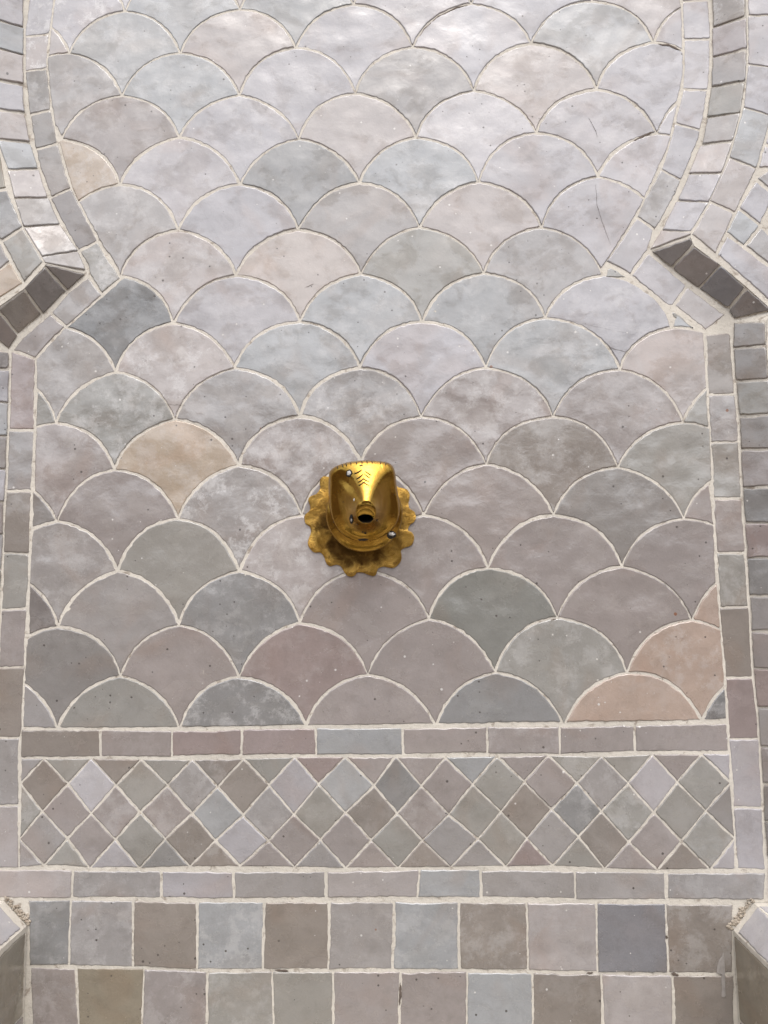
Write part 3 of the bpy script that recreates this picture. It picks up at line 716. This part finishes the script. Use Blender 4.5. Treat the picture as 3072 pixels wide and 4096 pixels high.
F_.append(tuple(range((len(rings)-1)*npo, len(rings)*npo)))
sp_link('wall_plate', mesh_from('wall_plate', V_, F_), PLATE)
# body: rings swept from the nozzle to the silhouette
BO = [(830,170),(950,172),(1060,183),(1130,203),(1172,245),(1192,310),(1203,400),(1215,500),(1230,580),(1243,680),(1243,770),(1225,850),(1180,925),(1110,990),(1010,1045),(900,1075),(820,1080),(740,1068),(650,1030),(570,970),(520,900),(485,820),(465,720),(455,620),(453,500),(455,400),(458,320),(480,275),(530,238),(600,208),(700,183)]
BO = catmull(BO, 6)
NC = (868, 760); NA = 120
def polar_cast(P, c, n):
    """radius of closed outline P along n rays from c"""
    out = []
    for i in range(n):
        a = 2*math.pi*i/n; dx, dy = math.cos(a), math.sin(a); best = 0
        for k in range(len(P)):
            (x0,y0),(x1,y1) = P[k], P[(k+1)%len(P)]; ex, ey = x1-x0, y1-y0; den = dx*ey-dy*ex
            if abs(den) < 1e-9: continue
            t = ((x0-c[0])*ey-(y0-c[1])*ex)/den; u = ((x0-c[0])*dy-(y0-c[1])*dx)/den
            if t > 0 and -1e-6 <= u <= 1+1e-6: best = max(best, t)
        out.append(best)
    return out
RB = polar_cast(BO, NC, NA)
def upness(a):
    d = (a+math.pi/2+math.pi) % (2*math.pi)-math.pi           # 0 = straight up in the picture
    return d
def body_w(a, t):
    """height above the wall at direction a and t (0 = nozzle rim, 1 = silhouette)"""
    d = upness(a); ridge = math.exp(-(abs(d)/((0.34 if d < 0 else 0.44)+0.30*t*t))**4.0); upw = max(0.0, math.cos(d)); dn = max(0.0, -math.cos(d))
    w_n = 0.094+0.007*math.cos(d)                                         # rim of the nozzle, leaning forward at the top
    w_b = 0.046+0.016*upw**2+0.006*ridge-0.004*dn
    pw = 2.2-0.4*upw+0.7*dn; pr = 0.80
    g = (1-ridge)*(1-t)**pw+ridge*(1-t)**pr
    w = w_b+(w_n-w_b)*g
    t0 = 0.86+0.09*ridge
    if t > t0: w -= (0.010-0.004*ridge)*((t-t0)/(1-t0))**2.2
    return w
def body_px(i, t):
    a = 2*math.pi*i/NA; rx, ry = 104, 118
    r0 = 1/math.sqrt((math.cos(a)/rx)**2+(math.sin(a)/ry)**2); r = r0+(RB[i]-r0)*t
    return (NC[0]+math.cos(a)*r, NC[1]-10+math.sin(a)*r+10*t)
V_ = []; F_ = []; ts = [0, .02, .05, .09, .14, .2, .27, .34, .42, .5, .58, .66, .74, .8, .85, .89, .92, .945, .965, .98, .992, 1.0]
HC = (862, 815)
def facet_w(x, y): return 0.094+0.007*(750-y)/118                         # plane of the nozzle face
ringsB = []
for s in (1.0, 1.06, 1.3):                                               # around the mouth
    ringsB.append([U(Z4(HC[0]+86*s*math.cos(2*math.pi*i/NA), HC[1]+48*s*math.sin(2*math.pi*i/NA)*(1 if s < 1.2 else .98)), -(facet_w(0, HC[1]+48*s*math.sin(2*math.pi*i/NA))-(.0015 if s == 1 else 0))) for i in range(NA)])
ringsB = ringsB[:2]
for f in (0.5, 0.9):
    R_ = []
    for i in range(NA):
        a = 2*math.pi*i/NA; e = body_px(i, 0); h = (HC[0]+91*math.cos(a), HC[1]+51*math.sin(a)); p = (h[0]+(e[0]-h[0])*f, h[1]+(e[1]-h[1])*f)
        R_.append(U(Z4(*p), -facet_w(*p)))
    ringsB.append(R_)
for t in ts:
    ringsB.append([U(Z4(*body_px(i, t)), -(body_w(2*math.pi*i/NA, t)-(.0018 if t == 0 else 0))) for i in range(NA)])
# back of the hood, then the flared skirt, then the neck down to the plate
def ell(cx, cy, rx, ry, w): return [U(Z4(cx+rx*math.cos(2*math.pi*i/NA), cy+ry*math.sin(2*math.pi*i/NA)), -w) for i in range(NA)]
def shrunk(s, w): return [U(Z4(NC[0]+(body_px(i,1)[0]-NC[0])*s, NC[1]+(body_px(i,1)[1]-NC[1])*s), -w) for i in range(NA)]
ringsB += [shrunk(0.985, .0345), shrunk(0.96, .0315)]
allr = ringsB; n = NA
for R_ in allr: V_ += R_
for k in range(len(allr)-1):
    for i in range(n): j = (i+1) % n; F_.append((k*n+i, k*n+j, (k+1)*n+j, (k+1)*n+i))
body = sp_link('spout_body', mesh_from('spout_body', V_, F_), BRASS)
V_ = []; F_ = []
sk = [ell(848,745,330,300,.040), ell(848,755,385,355,.0375), ell(848,758,412,405,.0350), ell(848,760,424,423,.0315), ell(848,760,426,425,.0285), ell(848,760,415,414,.0262), ell(848,760,350,350,.0255)]
for R_ in sk: V_ += R_
for k in range(len(sk)-1):
    for i in range(n): j = (i+1) % n; F_.append((k*n+i, k*n+j, (k+1)*n+j, (k+1)*n+i))
sp_link('spout_skirt', mesh_from('spout_skirt', V_, F_), BRASS)
V_ = []; F_ = []
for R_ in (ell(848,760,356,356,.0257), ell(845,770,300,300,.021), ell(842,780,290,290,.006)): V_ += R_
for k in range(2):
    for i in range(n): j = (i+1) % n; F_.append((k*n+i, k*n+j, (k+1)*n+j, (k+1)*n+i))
sp_link('spout_neck', mesh_from('spout_neck', V_, F_), TARN_SHADE)
# bore of the nozzle: a dark tube running back and up
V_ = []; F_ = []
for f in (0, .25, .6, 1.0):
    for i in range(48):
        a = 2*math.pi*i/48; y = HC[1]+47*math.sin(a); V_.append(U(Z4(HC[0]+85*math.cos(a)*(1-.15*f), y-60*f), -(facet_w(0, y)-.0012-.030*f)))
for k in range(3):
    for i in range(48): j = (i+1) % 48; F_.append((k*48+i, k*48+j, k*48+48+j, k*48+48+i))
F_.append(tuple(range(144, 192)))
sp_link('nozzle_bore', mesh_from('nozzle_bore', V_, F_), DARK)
def surf(x, y):
    """height of the body at a zoom pixel"""
    a = math.atan2(y-NC[1], x-NC[0]) % (2*math.pi); i = a/(2*math.pi)*NA; k = int(i) % NA; rb = RB[k]; rx, ry = 104, 118
    r0 = 1/math.sqrt((math.cos(a)/rx)**2+(math.sin(a)/ry)**2); t = (math.hypot(x-NC[0], y-NC[1])-r0)/(rb-r0)
    return body_w(a, max(0, min(1, t)))
def groove(pts, wid):
    """shallow dark engraved stroke lying in the surface"""
    v = []; f = []; m = len(pts)
    for q, (x, y) in enumerate(pts):
        x0, y0 = pts[max(0, q-1)]; x1, y1 = pts[min(m-1, q+1)]; L = math.hypot(x1-x0, y1-y0) or 1; nx_, ny_ = -(y1-y0)/L, (x1-x0)/L; hw = wid*math.sin(math.pi*(q+.25)/(m-.5))
        for s in (-1, 0, 1): v.append(U(Z4(x+nx_*hw*s, y+ny_*hw*s), -(surf(x, y)+(.0016 if s == 0 else .0007))))
    for q in range(m-1):
        for s in (0, 1): f.append((3*q+s, 3*q+s+1, 3*q+s+4, 3*q+s+3))
    return v, f
def bez(a, b, c, m=7): return [((1-t)**2*a[0]+2*t*(1-t)*b[0]+t*t*c[0], (1-t)**2*a[1]+2*t*(1-t)*b[1]+t*t*c[1]) for t in [i/(m-1) for i in range(m)]]
for strokes, nm, wd in (([bez((725,318),(780,308),(826,266)), bez((752,376),(800,360),(836,318)), bez((772,412),(820,398),(850,362)), bez((780,448),(825,430),(862,398)), bez((858,282),(885,315),(930,332)), bez((848,312),(870,345),(914,360)), bez((832,366),(865,392),(902,402)), bez((825,402),(860,428),(906,446))], 'chevron_mark', 5.0),
                    ([bez((x, y), (x+14, y+12), (x+6, y+34)) for x, y in ((545,232),(600,212),(640,202),(692,190),(755,183),(815,178),(872,175),(928,176),(1020,184),(1078,194))], 'notch_mark', 6.0)):
    for st in strokes:
        v, f = groove(st, wd); sp_link(nm, mesh_from(nm, v, f), DARK, body, False)
def blob(name, x, y, rx, ry, mat, parent, lift=.0008, w=None, flat=False):
    bm = bmesh.new(); bmesh.ops.create_icosphere(bm, subdivisions=3, radius=1.0)
    w = surf(x, y) if w is None else w; c = U(Z4(x, y), -w); sc = (CAM.y*-1-w)/FPX/2.765; eps = 6
    gx = (surf(x+eps, y)-surf(x-eps, y))/(2*eps*sc); gz = (surf(x, y-eps)-surf(x, y+eps))/(2*eps*sc)
    if flat: gx = gz = 0.0
    for v in bm.verts:
        p = v.co*(1+0.4*mnoise.noise(v.co*2.2+Vector((x,y,0)))); dx, dz = p.x*rx*sc, p.z*ry*sc
        v.co = c+Vector((dx, -(gx*dx+gz*dz)-lift*(1 if p.y < 0 else -1)*abs(p.y), dz))
    me = bpy.data.meshes.new(name); bm.to_mesh(me); bm.free(); return sp_link(name, me, mat, parent)
for x, y, rx, ry in ((680,312,30,38),(705,822,18,40)): blob('corroded_patch', x, y, rx*1.12, ry*1.12, DARK, body, .0004)
for x, y, rx, ry in ((680,312,22,28),(735,608,9,17),(706,832,10,16)): blob('mortar_spot', x, y, rx, ry, MORTAR, body, .0012)
blob('corroded_patch', 1140, 990, 58, 44, DARK, body, .0030, .0362, True); blob('mortar_spot', 1150, 985, 40, 26, MORTAR, body, .0042, .0362, True)
for x, y, rx, ry in ((860,975,14,10),(830,965,8,6),(888,577,6,6),(840,1048,55,12),(615,630,5,5),(512,880,7,30),(770,877,8,5),(1185,550,5,5),(990,835,7,9),(745,300,6,5),(815,228,24,9)): blob('corroded_patch', x, y, rx, ry, DARK, body, .0003)

# ------------------------------------------------------------------ small marks on the tiles
CRACK_SHADE = plain('crack_dirt_shade', (0.13, 0.10, 0.08), 0.9); DRIP = plain('dried_lime', (0.31, 0.285, 0.265), 0.6, 0, 90, 0.2)
def ribbon(name, pts, wid, mat, parent, Y=-0.0006):
    """thin uneven line lying on the tiles, through photo pixels"""
    P = []
    for a, b in zip(pts[:-1], pts[1:]):
        for q in range(6): P.append((a[0]+(b[0]-a[0])*q/6+random.uniform(-1.2, 1.2), a[1]+(b[1]-a[1])*q/6+random.uniform(-1.2, 1.2)))
    P.append(pts[-1]); v = []; f = []; m = len(P)
    for q, p in enumerate(P):
        a, b = P[max(0, q-1)], P[min(m-1, q+1)]; L = math.dist(a, b) or 1; nx_, ny_ = -(b[1]-a[1])/L, (b[0]-a[0])/L
        hw = wid*random.uniform(.5, 1.1)*min(1, .3+1.4*min(q, m-1-q)/m*2)
        v += [U((p[0]+nx_*hw, p[1]+ny_*hw), Y), U(p, Y-.0003), U((p[0]-nx_*hw, p[1]-ny_*hw), Y)]
    for q in range(m-1): f += [(3*q, 3*q+1, 3*q+4, 3*q+3), (3*q+1, 3*q+2, 3*q+5, 3*q+4)]
    return link(name, mesh_from(name, v, f), mat, parent)
for pts in (K(3,(542,1195),(552,1330),(590,1450),(640,1585)), K(3,(498,760),(540,840),(556,888)), K(4,(1062,402),(1130,412),(1200,414)), K(6,(598,32),(690,55),(758,78)), K(2,(320,1862),(350,1850),(372,1838))):
    ribbon('hairline_crack', pts, 0.7, CRACK_SHADE, scale_panel)
for pts, wd in ((K(8,(934,1945),(936,2010),(930,2090)), 6), (K(9,(1030,1888),(1080,1896)), 7), (K(9,(485,1884),(525,1880)), 6), (K(8,(120,1862),(210,1870)), 6), (K(9,(1002,1640),(1003,1662)), 6)):
    ribbon('joint_gap_shade', pts, wd, CRACK_SHADE, splash, -0.0003)
for pts, wd in ((K(2,(1035,278),(1090,190),(1180,110),(1300,50),(1370,32)), 4), (K(3,(790,915),(850,880),(925,850)), 5), (K(6,(140,1868),(200,1835),(285,1800)), 6), (K(2,(270,322),(360,350),(430,390)), 3), (K(3,(945,285),(1020,295),(1095,328)), 4), (K(5,(760,190),(850,240),(930,310),(985,390)), 3)):
    ribbon('joint_gap_shade', pts, wd, CRACK_SHADE, scale_panel, -0.0001)  # dark edge shadow beside the scale joints, painted as ribbons
dp = [(2572+x/3.318, 3500+y/3.318) for x, y in ((1065,1020),(1082,1110),(1088,1250),(1090,1400),(1096,1520),(1100,1605),(1072,1625),(1042,1612),(1048,1500),(1040,1400),(1046,1320),(978,1305),(985,1210),(1010,1130),(1045,1080))]
n_ = len(dp); dv = [U(p, -.0009) for p in dp]+[U((dp[i][0]*.8+.2*2896, dp[i][1]), -.0013) for i in range(n_)]
link('lime_drip', mesh_from('lime_drip', dv, [(i, (i+1) % n_, n_+(i+1) % n_, n_+i) for i in range(n_)]+[tuple(range(n_, 2*n_))]), DRIP, splash)
